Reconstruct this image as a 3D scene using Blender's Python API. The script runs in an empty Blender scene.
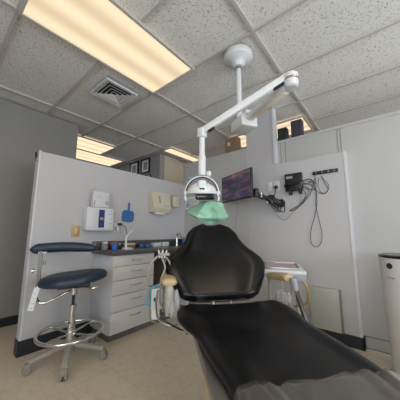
import bpy, bmesh, math, random
from mathutils import Vector, Matrix
random.seed(7)
SC = bpy.context.scene
COL = SC.collection
PI = math.pi

# ---------------------------------------------------------------- camera
CAMZ = 1.05
cd = bpy.data.cameras.new('camera'); cam = bpy.data.objects.new('camera', cd); COL.objects.link(cam)
FPX, YAW, PITCH, ROLL = 223.30, 0.690197, 0.142564, 0.002886
fw = Vector((-math.sin(YAW)*math.cos(PITCH), math.cos(YAW)*math.cos(PITCH), math.sin(PITCH)))
r0 = Vector((math.cos(YAW), math.sin(YAW), 0)); u0 = r0.cross(fw)
rt = math.cos(ROLL)*r0 + math.sin(ROLL)*u0; up = -math.sin(ROLL)*r0 + math.cos(ROLL)*u0
cam.matrix_world = Matrix(((rt.x, up.x, -fw.x, 0), (rt.y, up.y, -fw.y, 0), (rt.z, up.z, -fw.z, CAMZ), (0, 0, 0, 1)))
cd.sensor_fit = 'HORIZONTAL'; cd.sensor_width = 36; cd.lens = FPX/400*36; cd.clip_start = 0.02; cd.clip_end = 60
SC.camera = cam
SC.view_settings.view_transform = 'Standard'; SC.view_settings.look = 'None'
SC.view_settings.gamma = 1; SC.view_settings.use_curve_mapping = False
SC.view_settings.exposure = 0.0

# ---------------------------------------------------------------- world and daylight
w = bpy.data.worlds.new('sky'); SC.world = w; w.use_nodes = True
w.node_tree.nodes['Background'].inputs[0].default_value = (0.62, 0.75, 1, 1)
w.node_tree.nodes['Background'].inputs[1].default_value = 0.8
def area(name, loc, target, sx, sy, power, color):
    l = bpy.data.lights.new(name, 'AREA'); l.shape = 'RECTANGLE'; l.size = sx; l.size_y = sy; l.energy = power; l.color = color
    o = bpy.data.objects.new(name, l); COL.objects.link(o); o.location = loc
    o.rotation_euler = (Vector(target)-Vector(loc)).to_track_quat('-Z', 'Y').to_euler(); return o
area('added_daylight_rear', (0.9, -2.44, 1.45), (0.9, 0, 2.75), 2.8, 1.5, 76, (0.88, 0.95, 1.0))  # lamp in an added, unseen window, tilted up to brighten the ceiling
area('added_daylight_right', (2.94, 0.9, 1.5), (0, 1.1, 3.9), 2.2, 1.5, 88, (0.88, 0.95, 1.0))  # same for the added window at right, aimed steeply at the ceiling

area('added_daylight_rear_room', (2.94, 5.0, 1.5), (0, 4.6, 3.2), 2.2, 1.5, 60, (0.95, 0.96, 0.98))  # lamp in an added, unseen window, brightens the ceiling past the rear wall

def at(u, v, d):          # point at picture position u, v and depth d (metres along the view)
    q = fw*d + rt*((u-200)/FPX*d) + up*(-(v-200)/FPX*d)
    return Vector((q.x, q.y, q.z+CAMZ))

# ---------------------------------------------------------------- materials
def new_mat(name):
    m = bpy.data.materials.new(name); m.use_nodes = True
    return m, m.node_tree, m.node_tree.nodes['Principled BSDF']
def lin(c):
    return tuple(((x/255)/12.92 if x/255 <= .04045 else ((x/255+.055)/1.055)**2.4) for x in c)
def mat(name, c, rough=.5, metal=0, var=.06, scale=6, bump=0, bscale=200, coat=0, spec=.5, trans=0, srgb=False):
    if srgb: c = lin(c)
    m, nt, b = new_mat(name); N = nt.nodes; L = nt.links
    tc = N.new('ShaderNodeTexCoord')
    nz = N.new('ShaderNodeTexNoise'); nz.inputs['Scale'].default_value = scale; nz.inputs['Detail'].default_value = 4
    L.new(tc.outputs['Object'], nz.inputs['Vector'])
    rp = N.new('ShaderNodeValToRGB')
    rp.color_ramp.elements[0].position = .3; rp.color_ramp.elements[1].position = .7
    rp.color_ramp.elements[0].color = (*[x*(1-var) for x in c], 1); rp.color_ramp.elements[1].color = (*[min(1, x*(1+var)) for x in c], 1)
    L.new(nz.outputs['Fac'], rp.inputs['Fac']); L.new(rp.outputs['Color'], b.inputs['Base Color'])
    b.inputs['Roughness'].default_value = rough; b.inputs['Metallic'].default_value = metal
    b.inputs['Coat Weight'].default_value = coat; b.inputs['Specular IOR Level'].default_value = spec
    b.inputs['Transmission Weight'].default_value = trans
    if bump:
        n2 = N.new('ShaderNodeTexNoise'); n2.inputs['Scale'].default_value = bscale; n2.inputs['Detail'].default_value = 3
        L.new(tc.outputs['Object'], n2.inputs['Vector'])
        bp = N.new('ShaderNodeBump'); bp.inputs['Strength'].default_value = bump; bp.inputs['Distance'].default_value = .002
        L.new(n2.outputs['Fac'], bp.inputs['Height']); L.new(bp.outputs['Normal'], b.inputs['Normal'])
    return m
def clear(name, c, alpha, rough=.12):
    m, nt, b = new_mat(name); N = nt.nodes; L = nt.links
    tr = N.new('ShaderNodeBsdfTransparent'); mx = N.new('ShaderNodeMixShader'); mx.inputs[0].default_value = alpha
    nz = N.new('ShaderNodeTexNoise'); nz.inputs['Scale'].default_value = 14; bp = N.new('ShaderNodeBump'); bp.inputs['Strength'].default_value = .3
    L.new(nz.outputs['Fac'], bp.inputs['Height']); L.new(bp.outputs['Normal'], b.inputs['Normal'])
    b.inputs['Base Color'].default_value = (*c, 1); b.inputs['Roughness'].default_value = rough
    L.new(tr.outputs[0], mx.inputs[1]); L.new(b.outputs[0], mx.inputs[2]); L.new(mx.outputs[0], N['Material Output'].inputs[0])
    return m

M = {}
M['wall'] = mat('painted_partition', (.50, .49, .50), .55, var=.02, scale=2, bump=.12, bscale=90)
M['wall_end'] = mat('partition_end_trim', (.62, .63, .66), .4, var=.02)
M['wall_grey'] = mat('taupe_wall', (.27, .26, .25), .7, var=.03, scale=1.5, bump=.1, bscale=90)
M['wall_beige'] = mat('beige_far_wall', (.52, .46, .38), .7, var=.03)
M['wall_white'] = mat('white_wall_panel', (.45, .445, .44), .5, var=.015, scale=1.2, bump=.08, bscale=80)
M['base'] = mat('charcoal_rubber_base', (.018, .022, .03), .45, var=.1)
M['tbar'] = mat('ceiling_grid_metal', (.50, .48, .44), .5, var=.03)
M['white'] = mat('white_enamel', (.64, .65, .67), .3, var=.02)
M['white_dull'] = mat('white_plastic', (.62, .62, .62), .45, var=.03)
M['offwhite'] = mat('cream_plastic', (.62, .56, .44), .4, var=.03)
M['laminate'] = mat('grey_white_laminate', (.60, .585, .57), .4, var=.03, scale=3)
M['laminate_side'] = mat('pale_blue_white_laminate', (.60, .61, .63), .4, var=.03, scale=3)
M['kick'] = mat('grey_toe_kick', (.13, .12, .11), .6, var=.1)
M['counter'] = mat('dark_grey_laminate', (.07, .066, .064), .28, var=.25, scale=60)
M['chrome'] = mat('chrome', (.72, .72, .72), .16, metal=1, var=.05)
M['steel'] = mat('brushed_steel', (.45, .45, .44), .35, metal=1, var=.08)
M['navy'] = mat('navy_vinyl', (.012, .026, .047), .42, var=.15, scale=10, bump=.15, bscale=180)
M['stool_base'] = mat('warm_grey_metal', (.36, .34, .29), .4, var=.05)
M['caster'] = mat('grey_rubber', (.27, .25, .22), .6, var=.1)
M['black'] = mat('black_plastic', (.012, .012, .013), .4, var=.2)
M['blackgloss'] = mat('black_gloss', (.01, .01, .011), .15, var=.1)
M['tan'] = mat('tan_armrest_foam', (.50, .38, .21), .5, var=.12, scale=20, bump=.1)
M['beige'] = mat('beige_chair_shell', (.52, .41, .235), .5, var=.08, scale=5, bump=.1, bscale=120)
M['blue'] = mat('blue_plastic', (.035, .14, .36), .4, var=.08)
M['bluecup'] = mat('bright_blue_plastic', (.02, .15, .55), .35, var=.08)
M['purple'] = mat('violet_blue_carton', (.02, .02, .16), .5, var=.5, scale=30)
M['cyan'] = mat('cyan_barrier_film', (.10, .34, .48), .3, var=.1)
M['green'] = mat('mint_paper_cloth', (.27, .50, .36), .8, var=.06, scale=12, bump=.2, bscale=300)
M['purifier'] = mat('satin_off_white_shell', (.62, .605, .58), .5, var=.02)
M['paper'] = mat('white_paper', (.70, .71, .73), .7, var=.02)
M['orange'] = mat('orange_red_plastic', (.42, .10, .03), .5, var=.2, scale=20)
M['gold'] = mat('almond_brass_plate', (.50, .33, .13), .4, var=.1)
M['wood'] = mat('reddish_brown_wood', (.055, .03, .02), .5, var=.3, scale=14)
M['cardboard'] = mat('tan_cardboard', (.26, .165, .10), .8, var=.1)
M['darkbox'] = mat('charcoal_box', (.022, .024, .024), .6, var=.15)
M['purplebox'] = mat('dark_plum_box', (.045, .033, .05), .6, var=.15)
M['pink'] = mat('lilac_tray_paper', (.46, .36, .44), .6, var=.05)
M['greyunit'] = mat('blue_grey_plastic', (.30, .31, .35), .4, var=.05)
M['tube'] = mat('grey_vinyl_hose', (.33, .31, .27), .4, var=.08)
M['tubetan'] = mat('amber_hose', (.36, .25, .10), .4, var=.08)
M['olive'] = mat('grey_green_enamel', (.42, .43, .39), .45, var=.03)
M['olive_edge'] = mat('grey_metal_edge', (.20, .20, .20), .4, var=.05)
M['bronze'] = mat('dark_brown_metal', (.05, .035, .02), .35, var=.2)
M['warmmetal_lit'] = mat('warm_enamel_and_lit_tint', (.84, .74, .60), .35, var=.03)  # enamel of a tray instrument; also painted warm light under the lamp arm
M['film'] = clear('plastic_barrier_film', (.50, .51, .52), .42)
M['acrylic'] = clear('clear_acrylic', (.70, .74, .78), .25, .08)
M['wingclear'] = clear('clear_light_shield', (.78, .80, .82), .78, .1)
M['glass'] = clear('window_glass', (.8, .85, .9), .1, .02)

def leather(name='black_leather', worn=(.018, .014, .010, 1), r0=.22, r1=.42):
    m, nt, b = new_mat(name); N = nt.nodes; L = nt.links
    tc = N.new('ShaderNodeTexCoord')
    n1 = N.new('ShaderNodeTexNoise'); n1.inputs['Scale'].default_value = 9; n1.inputs['Detail'].default_value = 8; n1.inputs['Roughness'].default_value = .7
    mp = N.new('ShaderNodeMapping'); mp.inputs['Scale'].default_value = (1, 2.2, 1)
    L.new(tc.outputs['Object'], mp.inputs[0]); L.new(mp.outputs[0], n1.inputs[0])
    r = N.new('ShaderNodeValToRGB'); e = r.color_ramp.elements
    e[0].position = .5; e[0].color = (.0035, .0038, .0048, 1); e[1].position = .80; e[1].color = worn
    L.new(n1.outputs['Fac'], r.inputs[0]); L.new(r.outputs[0], b.inputs['Base Color'])
    r2 = N.new('ShaderNodeMapRange'); r2.inputs[3].default_value = r0; r2.inputs[4].default_value = r1; b.inputs['Specular IOR Level'].default_value = .27
    L.new(n1.outputs['Fac'], r2.inputs[0]); L.new(r2.outputs[0], b.inputs['Roughness'])
    v = N.new('ShaderNodeTexVoronoi'); v.inputs['Scale'].default_value = 260
    L.new(tc.outputs['Object'], v.inputs['Vector'])
    bp = N.new('ShaderNodeBump'); bp.inputs['Strength'].default_value = .12; bp.inputs['Distance'].default_value = .001
    L.new(v.outputs['Distance'], bp.inputs['Height']); L.new(bp.outputs[0], b.inputs['Normal'])
    return m
M['leather'] = leather()
M['leather_back'] = leather('black_backrest_leather', (.006, .006, .008, 1), .16, .30)

def plastic_cover():
    m, nt, b = new_mat('smoky_clear_cover'); N = nt.nodes; L = nt.links
    tc = N.new('ShaderNodeTexCoord'); nz = N.new('ShaderNodeTexNoise'); nz.inputs['Scale'].default_value = 7; nz.inputs['Detail'].default_value = 5
    L.new(tc.outputs['Object'], nz.inputs[0])
    r = N.new('ShaderNodeValToRGB'); r.color_ramp.elements[0].color = (.06, .056, .048, 1); r.color_ramp.elements[1].color = (.135, .125, .108, 1)
    L.new(nz.outputs['Fac'], r.inputs[0]); L.new(r.outputs[0], b.inputs['Base Color'])
    b.inputs['Roughness'].default_value = .22; b.inputs['Coat Weight'].default_value = .7; b.inputs['Coat Roughness'].default_value = .12
    bp = N.new('ShaderNodeBump'); bp.inputs['Strength'].default_value = .5; bp.inputs['Distance'].default_value = .02
    L.new(nz.outputs['Fac'], bp.inputs['Height']); L.new(bp.outputs[0], b.inputs['Normal'])
    tr = N.new('ShaderNodeBsdfTransparent'); mx = N.new('ShaderNodeMixShader'); mx.inputs[0].default_value = .82
    L.new(tr.outputs[0], mx.inputs[1]); L.new(b.outputs[0], mx.inputs[2]); L.new(mx.outputs[0], N['Material Output'].inputs[0])
    return m
M['cover'] = plastic_cover()

def ceiling_mat():
    m, nt, b = new_mat('fissured_ceiling_tile'); N = nt.nodes; L = nt.links
    tc = N.new('ShaderNodeTexCoord')
    nw = N.new('ShaderNodeTexNoise'); nw.inputs['Scale'].default_value = 14
    L.new(tc.outputs['Object'], nw.inputs[0])
    ad = N.new('ShaderNodeVectorMath'); ad.operation = 'MULTIPLY_ADD'; ad.inputs[1].default_value = (.06, .06, .06)
    L.new(nw.outputs['Color'], ad.inputs[0]); L.new(tc.outputs['Object'], ad.inputs[2])
    n1 = N.new('ShaderNodeTexNoise'); n1.inputs['Scale'].default_value = 75; n1.inputs['Detail'].default_value = 2; n1.inputs['Roughness'].default_value = .6
    L.new(ad.outputs[0], n1.inputs[0])
    r = N.new('ShaderNodeValToRGB'); e = r.color_ramp.elements
    e[0].position = .36; e[0].color = (.40, .39, .37, 1); e[1].position = .42; e[1].color = (.76, .75, .73, 1)
    L.new(n1.outputs['Fac'], r.inputs[0])
    n2 = N.new('ShaderNodeTexNoise'); n2.inputs['Scale'].default_value = 160; L.new(tc.outputs['Object'], n2.inputs[0])
    r2 = N.new('ShaderNodeValToRGB'); f = r2.color_ramp.elements
    f[0].position = .33; f[0].color = (.72, .72, .72, 1); f[1].position = .42; f[1].color = (1, 1, 1, 1)
    L.new(n2.outputs['Fac'], r2.inputs[0])
    mx = N.new('ShaderNodeMix'); mx.data_type = 'RGBA'; mx.blend_type = 'MULTIPLY'; mx.inputs[0].default_value = 1
    L.new(r.outputs[0], mx.inputs[6]); L.new(r2.outputs[0], mx.inputs[7]); L.new(mx.outputs[2], b.inputs['Base Color'])
    b.inputs['Roughness'].default_value = .9
    bp = N.new('ShaderNodeBump'); bp.inputs['Strength'].default_value = .35; bp.inputs['Distance'].default_value = .004
    L.new(n1.outputs['Fac'], bp.inputs['Height']); L.new(bp.outputs[0], b.inputs['Normal'])
    return m
M['ceiling'] = ceiling_mat()

def floor_mat():
    m, nt, b = new_mat('speckled_vinyl_floor'); N = nt.nodes; L = nt.links
    tc = N.new('ShaderNodeTexCoord')
    n1 = N.new('ShaderNodeTexNoise'); n1.inputs['Scale'].default_value = 26; n1.inputs['Detail'].default_value = 9; n1.inputs['Roughness'].default_value = .7
    L.new(tc.outputs['Object'], n1.inputs[0])
    r = N.new('ShaderNodeValToRGB'); e = r.color_ramp.elements
    e[0].position = .32; e[0].color = (.58, .49, .375, 1); e[1].position = .66; e[1].color = (.68, .60, .48, 1)
    L.new(n1.outputs['Fac'], r.inputs[0])
    n3 = N.new('ShaderNodeTexNoise'); n3.inputs['Scale'].default_value = 5; n3.inputs['Detail'].default_value = 3; L.new(tc.outputs['Object'], n3.inputs[0])
    r3 = N.new('ShaderNodeValToRGB'); g = r3.color_ramp.elements
    g[0].position = .22; g[0].color = (.62, .58, .54, 1); g[1].position = .36; g[1].color = (1, 1, 1, 1)
    L.new(n3.outputs['Fac'], r3.inputs[0])
    mx = N.new('ShaderNodeMix'); mx.data_type = 'RGBA'; mx.blend_type = 'MULTIPLY'; mx.inputs[0].default_value = .5
    L.new(r.outputs[0], mx.inputs[6]); L.new(r3.outputs[0], mx.inputs[7])
    bk = N.new('ShaderNodeTexBrick'); bk.offset = 0; bk.inputs['Scale'].default_value = 1
    bk.inputs['Brick Width'].default_value = .305; bk.inputs['Row Height'].default_value = .305; bk.inputs['Mortar Size'].default_value = .0016
    bk.inputs['Color1'].default_value = (1, 1, 1, 1); bk.inputs['Color2'].default_value = (.975, .97, .965, 1); bk.inputs['Mortar'].default_value = (.74, .72, .69, 1)
    L.new(tc.outputs['Object'], bk.inputs[0])
    m2 = N.new('ShaderNodeMix'); m2.data_type = 'RGBA'; m2.blend_type = 'MULTIPLY'; m2.inputs[0].default_value = 1
    L.new(mx.outputs[2], m2.inputs[6]); L.new(bk.outputs[0], m2.inputs[7]); L.new(m2.outputs[2], b.inputs['Base Color'])
    b.inputs['Roughness'].default_value = .42
    return m
M['floor'] = floor_mat()

def lens_mat(name, strength, axis, width, warm=(1.0, .79, .52)):
    # prismatic lens; glow of tubes behind it painted as bands in the emission
    m, nt, b = new_mat(name); N = nt.nodes; L = nt.links
    tc = N.new('ShaderNodeTexCoord'); sp = N.new('ShaderNodeSeparateXYZ'); L.new(tc.outputs['Object'], sp.inputs[0])
    mt = N.new('ShaderNodeMath'); mt.operation = 'MULTIPLY'; mt.inputs[1].default_value = 2*PI*2.6/width
    L.new(sp.outputs[axis], mt.inputs[0])
    cs = N.new('ShaderNodeMath'); cs.operation = 'COSINE'; L.new(mt.outputs[0], cs.inputs[0])
    r = N.new('ShaderNodeMapRange'); r.inputs[1].default_value = -1; r.inputs[2].default_value = 1; r.inputs[3].default_value = .80; r.inputs[4].default_value = 1.12
    L.new(cs.outputs[0], r.inputs[0])
    ck = N.new('ShaderNodeTexChecker'); ck.inputs['Scale'].default_value = 130; ck.inputs[1].default_value = (1, 1, 1, 1); ck.inputs[2].default_value = (.9, .9, .9, 1)
    L.new(tc.outputs['Object'], ck.inputs[0])
    ms = N.new('ShaderNodeMath'); ms.operation = 'MULTIPLY'; ms.inputs[1].default_value = strength
    L.new(r.outputs[0], ms.inputs[0])
    m2 = N.new('ShaderNodeMath'); m2.operation = 'MULTIPLY'; L.new(ms.outputs[0], m2.inputs[0]); L.new(ck.outputs['Fac'], m2.inputs[1])
    m3 = N.new('ShaderNodeMath'); m3.operation = 'MULTIPLY_ADD'; m3.inputs[1].default_value = -.07; L.new(m2.outputs[0], m3.inputs[0]); L.new(ms.outputs[0], m3.inputs[2])
    b.inputs['Base Color'].default_value = (.10, .10, .09, 1); b.inputs['Emission Color'].default_value = (*warm, 1); b.inputs['Roughness'].default_value = .4
    L.new(m3.outputs[0], b.inputs['Emission Strength'])
    return m

# ---------------------------------------------------------------- mesh helpers
def BM(): return bmesh.new()
def box(bm, lo, hi, bev=0, seg=2, mtx=None):
    c = [(lo[i]+hi[i])/2 for i in range(3)]; s = [abs(hi[i]-lo[i]) for i in range(3)]
    t = bmesh.new(); bmesh.ops.create_cube(t, size=1)
    bmesh.ops.scale(t, vec=s, verts=t.verts); bmesh.ops.translate(t, vec=c, verts=t.verts)
    if bev:
        bev = min(bev, min(s)*.49)
        bmesh.ops.bevel(t, geom=t.edges[:], offset=bev, segments=seg, affect='EDGES', profile=.5)
    if mtx is not None: t.transform(mtx)
    merge(bm, t); return bm
def merge(bm, t):
    me = bpy.data.meshes.new('tmp'); t.to_mesh(me); t.free(); bm.from_mesh(me); bpy.data.meshes.remove(me)
def bx(lo, hi, bev=0, seg=2, mtx=None): return box(BM(), lo, hi, bev, seg, mtx)
def loft(bm, rings, cap=True, closed=True):
    vs = [[bm.verts.new(p) for p in r] for r in rings]; n = len(rings[0])
    for a, b in zip(vs, vs[1:]):
        for i in range(n if closed else n-1):
            j = (i+1) % n; bm.faces.new((a[i], a[j], b[j], b[i]))
    if cap and closed:
        bm.faces.new(vs[0][::-1]); bm.faces.new(vs[-1])
    bmesh.ops.recalc_face_normals(bm, faces=bm.faces[:])
    return bm
def smooth_path(pts, n=6):
    P = [Vector(p) for p in pts]
    if len(P) < 3: return P
    Q = [P[0]*2-P[1]]+P+[P[-1]*2-P[-2]]; out = []
    for i in range(1, len(Q)-2):
        for k in range(n):
            t = k/n; a, b, c, d = Q[i-1], Q[i], Q[i+1], Q[i+2]
            out.append(.5*((2*b)+(c-a)*t+(2*a-5*b+4*c-d)*t*t+(3*b-a-3*c+d)*t**3))
    out.append(P[-1]); return out
def tube(bm, pts, r, seg=8, smooth=0, closed=False, flat=None):
    P = smooth_path(pts, smooth) if smooth else [Vector(p) for p in pts]
    n = len(P); rings = []; nrm = None
    for i, p in enumerate(P):
        if closed: t = (P[(i+1) % n]-P[i-1]).normalized()
        else: t = (P[min(i+1, n-1)]-P[max(i-1, 0)]).normalized()
        if nrm is None: nrm = t.orthogonal().normalized() if flat is None else Vector(flat)
        nrm = (nrm-t*nrm.dot(t)).normalized(); bn = t.cross(nrm)
        rr = r[min(i*len(r)//n, len(r)-1)] if isinstance(r, (list, tuple)) else r
        rings.append([p+(nrm*math.cos(a)+bn*math.sin(a))*rr for a in [2*PI*k/seg for k in range(seg)]])
    if closed: rings.append(rings[0]); 
    t = bmesh.new()
    if closed:
        vs = [[t.verts.new(q) for q in rg] for rg in rings[:-1]]
        for i in range(n):
            a, b = vs[i], vs[(i+1) % n]
            for k in range(seg): t.faces.new((a[k], a[(k+1) % seg], b[(k+1) % seg], b[k]))
        bmesh.ops.recalc_face_normals(t, faces=t.faces[:])
    else: loft(t, rings)
    merge(bm, t); return bm
def tb(pts, r, seg=8, smooth=0, **k): return tube(BM(), pts, r, seg, smooth, **k)
def lathe(bm, c, prof, seg=24, axis=(0, 0, 1)):
    q = Vector((0, 0, 1)).rotation_difference(Vector(axis).normalized()); c = Vector(c); t = bmesh.new()
    rings = [[c+q@Vector((max(r, .0004)*math.cos(2*PI*k/seg), max(r, .0004)*math.sin(2*PI*k/seg), z)) for k in range(seg)] for r, z in prof]
    loft(t, rings); merge(bm, t); return bm
def lt(c, prof, seg=24, axis=(0, 0, 1)): return lathe(BM(), c, prof, seg, axis)
def bar(bm, p0, p1, wd, ht, bev=.003, upv=(0, 0, 1)):
    p0, p1 = Vector(p0), Vector(p1); x = (p1-p0); l = x.length; x.normalize(); u = Vector(upv); y = u.cross(x).normalized(); z = x.cross(y)
    mt = Matrix(((x.x, y.x, z.x, p0.x), (x.y, y.y, z.y, p0.y), (x.z, y.z, z.z, p0.z), (0, 0, 0, 1)))
    return box(bm, (0, -wd/2, -ht/2), (l, wd/2, ht/2), bev, 2, mt)
def frame4(o, x, y):       # matrix with given origin, x axis and y axis
    x = Vector(x).normalized(); y = Vector(y); y = (y-x*y.dot(x)).normalized(); z = x.cross(y); o = Vector(o)
    return Matrix(((x.x, y.x, z.x, o.x), (x.y, y.y, z.y, o.y), (x.z, y.z, z.z, o.z), (0, 0, 0, 1)))

WM = {}
def link(name, bm, m, parent=None, smooth=True, xf=None, mods=()):
    if xf is not None: bm.transform(xf)
    if parent is None:
        xs = [v.co for v in bm.verts]
        loc = Vector(((min(v.x for v in xs)+max(v.x for v in xs))/2, (min(v.y for v in xs)+max(v.y for v in xs))/2, min(v.z for v in xs)))
        W = Matrix.Translation(loc)
    else: W = WM[parent.name]
    bm.transform(W.inverted())
    me = bpy.data.meshes.new(name); bm.to_mesh(me); bm.free()
    me.materials.append(m)
    if smooth:
        me.polygons.foreach_set('use_smooth', [True]*len(me.polygons))
        me.set_sharp_from_angle(angle=math.radians(38))
    o = bpy.data.objects.new(name, me); COL.objects.link(o)
    if parent is None: o.matrix_world = W
    else: o.parent = parent
    WM[o.name] = W
    return o
def tag(o, label, cat, group=None, kind=None):
    o['label'] = label; o['category'] = cat
    if group: o['group'] = group
    if kind: o['kind'] = kind
    return o
def thing(name, label, cat, loc, rz=0, group=None):
    o = bpy.data.objects.new(name, None); COL.objects.link(o); o.empty_display_size = .1
    o.location = loc; o.rotation_euler = (0, 0, rz); WM[o.name] = Matrix.Translation(Vector(loc)) @ Matrix.Rotation(rz, 4, 'Z')
    return tag(o, label, cat, group)
def struct(name, bm, m, parent=None, smooth=False):
    o = link(name, bm, m, parent, smooth); 
    if parent is None: o['kind'] = 'structure'
    return o

# ---------------------------------------------------------------- room shell
H = 2.609
XP, YB = -2.49, 2.62       # face of left partition, face of rear panel
struct('floor', bx((-7.2, -2.6, -.1), (3.1, 7.1, 0)), M['floor'])
struct('ceiling', bx((-7.2, -2.6, H+.02), (3.1, 7.1, H+.12)), M['ceiling'])
g = BM()
k = -5
while -1.888+1.2192*k < 3.0:
    x = -1.888+1.2192*k
    if x > -7.1: box(g, (x-.012, -2.5, H), (x+.012, 7, H+.02))
    k += 1
k = -7
while 1.459+.6096*k < 7:
    y = 1.459+.6096*k
    if y > -2.5: box(g, (-7.1, y-.012, H-.0005), (3.0, y+.012, H+.02))
    k += 1
struct('trim_1', g, M['tbar'])
struct('wall_left', bx((-3.50, -2.5, 0), (-3.38, 1.26, H)), M['wall_grey'])
struct('baseboard_left', bx((-3.38, -2.5, 0), (-3.37, 1.26, .095)), M['base'])
struct('wall_hallway', bx((-7.1, 2.807, 0), (-3.36, 2.93, H)), M['wall_grey'])
struct('wall_far_side', bx((-3.46, 2.93, 0), (-3.36, 7.0, H)), M['wall_beige'])
struct('wall_outer_left', bx((-7.2, -2.5, 0), (-7.1, 7, H)), M['wall_grey'])
struct('wall_far', bx((-7.1, 7.0, 0), (3.0, 7.1, H)), M['wall_beige'])
# right wall and rear wall with openings for the added windows
def holed(name, axis, pos, th, a0, a1, h0, h1, z0, z1, m, more=()):
    g = BM()
    def q(p0, p1, za, zb):
        if axis == 'y': box(g, (p0, pos, za), (p1, pos+th, zb))
        else: box(g, (pos, p0, za), (pos+th, p1, zb))
    q(a0, h0, 0, H); q(h1, more[0] if more else a1, 0, H)
    if more: q(more[1], a1, 0, H); q(more[0], more[1], 0, z0); q(more[0], more[1], z1, H)
    q(h0, h1, 0, z0); q(h0, h1, z1, H)
    return struct(name, g, m)
holed('wall_rear', 'y', -2.6, .1, -3.5, 3.0, -.6, 2.4, .65, 2.3, M['wall_white'])
holed('wall_right', 'x', 3.0, .1, -2.6, 7.1, -.3, 2.1, .7, 2.3, M['wall_white'], (3.9, 6.1))
def window(name, axis, pos, a0, a1, z0, z1):
    g = BM(); f = .05
    def q(p0, p1, za, zb, t0=.02, t1=.08):
        if axis == 'y': box(g, (p0, pos+t0, za), (p1, pos+t1, zb))
        else: box(g, (pos+t0, p0, za), (pos+t1, p1, zb))
    q(a0, a0+f, z0, z1); q(a1-f, a1, z0, z1); q(a0, a1, z0, z0+f); q(a0, a1, z1-f, z1); m = (a0+a1)/2; q(m-.02, m+.02, z0, z1)
    w_ = struct(name, g, M['white'])
    g = BM(); q(a0+f, a1-f, z0+f, z1-f, .045, .05); struct('window_pane', g, M['glass'], w_)
window('added_window_1', 'y', -2.6, -.6, 2.4, .65, 2.3)  # added window behind the camera, out of view, for daylight
window('added_window_2', 'x', 3.0, -.3, 2.1, .7, 2.3)  # added window at right, out of view, for daylight
window('added_window_3', 'x', 3.0, 3.9, 6.1, .7, 2.3)  # added window in the rear room, unseen, to light its ceiling

# left partition, low, beside the stool and drawers
p = struct('wall_partition', bx((XP-.085, .614, 0), (XP, 2.70, 1.815)), M['wall'])
struct('end_cap', bx((XP-.09, .602, .0), (XP+.003, .615, 1.822)), M['wall_end'], p)
struct('baseboard_partition', bx((XP-.092, .594, 0), (XP+.010, YB, .125)), M['base'])
# tall rear wall, with seams
p = struct('wall_back', bx((-2.60, 2.70, 0), (3.0, 2.80, 2.175)), M['wall_white'])
struct('trim_2', bx((-2.60, 2.69, 2.155), (3.0, 2.81, 2.185)), M['wall_white'])
g = BM()
for x in (-.925, -.868, -.315, -.285): box(g, (x-.0035, 2.696, 1.84 if x < -.5 else 0, ), (x+.0035, 2.701, 2.155))
struct('trim_3', g, M['wall_grey'])
struct('wall_back_left', bx((XP, YB+.002, 0), (-1.35, 2.699, 2.175)), M['wall_white'])
# low rear panel that carries the monitor arm, and the post up to the ceiling
p = struct('wall_panel', bx((-1.35, YB, 0), (-.265, 2.699, 1.868)), M['wall'])
struct('end_cap', bx((-.267, YB-.004, 0), (-.245, 2.699, 1.873)), M['wall_end'], p)
struct('wall_post', bx((-1.352, YB-.002, 1.80), (-.968, 2.72, H)), M['wall'])
struct('trim_4', bx((-.985, YB-.012, 1.875), (-.962, 2.70, H)), M['wall_end'])
struct('baseboard_panel', bx((-1.35, YB-.012, 0), (-.235, YB-.001, .105)), M['base'])
struct('baseboard_panel_end', bx((-.246, YB-.012, 0), (-.232, 2.69, .105)), M['base'])
g = bx((-.23, 2.688, 0), (3.0, 2.70, .105), .002); struct('baseboard_back', g, M['wall_white'])
g = bx((-.23, 2.6865, .100), (3.0, 2.689, .106)); box(g, (-.23, 2.6865, 0), (3.0, 2.689, .006)); struct('trim_5', g, M['kick'])

# ---------------------------------------------------------------- ceiling lights
def ceiling_light(x0, x1, y0, y1, label, strength, axis):
    c = ((x0+x1)/2, (y0+y1)/2, H-.022)
    t = thing('ceiling_light', label, 'ceiling light', c, 0, 'fluorescent ceiling panels')
    g = BM(); f = .022
    box(g, (x0, y0, H-.022), (x0+f, y1, H-.001)); box(g, (x1-f, y0, H-.022), (x1, y1, H-.001))
    box(g, (x0+f, y0, H-.022), (x1-f, y0+f, H-.001)); box(g, (x0+f, y1-f, H-.022), (x1-f, y1, H-.001))
    link('frame', g, M['tbar'], t, False)
    wd = (x1-x0) if axis == 'X' else (y1-y0)
    link('lens', bx((x0+f, y0+f, H-.012), (x1-f, y1-f, H-.003)), lens_mat('lit_prismatic_lens', strength, axis, wd), t, False)
    return t
ceiling_light(-1.888, -1.278, .24, 1.459, 'large warm lit ceiling panel nearest the camera, beside the air vent', .98, 'X')
ceiling_light(-4.327, -3.717, .85, 2.065, 'warm lit ceiling panel above the hallway, nearer of the hallway pair', 1.15, 'X')
ceiling_light(-4.95, -4.335, 1.39, 2.61, 'warm lit ceiling panel above the hallway, farther and lower in view of the pair', 1.15, 'X')
ceiling_light(-3.17, -2.93, 2.70, 3.92, 'warm lit ceiling panel beyond the corner, left of the dental light', 1.15, 'X')
ceiling_light(-1.92, -.715, 3.03, 3.55, 'warm lit ceiling panel above the boxes on the rear wall', 1.0, 'Y')
# extra panels out of view, added to brighten the floor and cabinet
ceiling_light(-.67, -.06, -1.6, -.38, 'added unseen ceiling panel brightening the room from behind the camera', 6.0, 'X')
ceiling_light(.55, 1.16, .24, 1.459, 'added unseen ceiling panel brightening the room from the right of the camera', 6.0, 'X')

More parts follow.
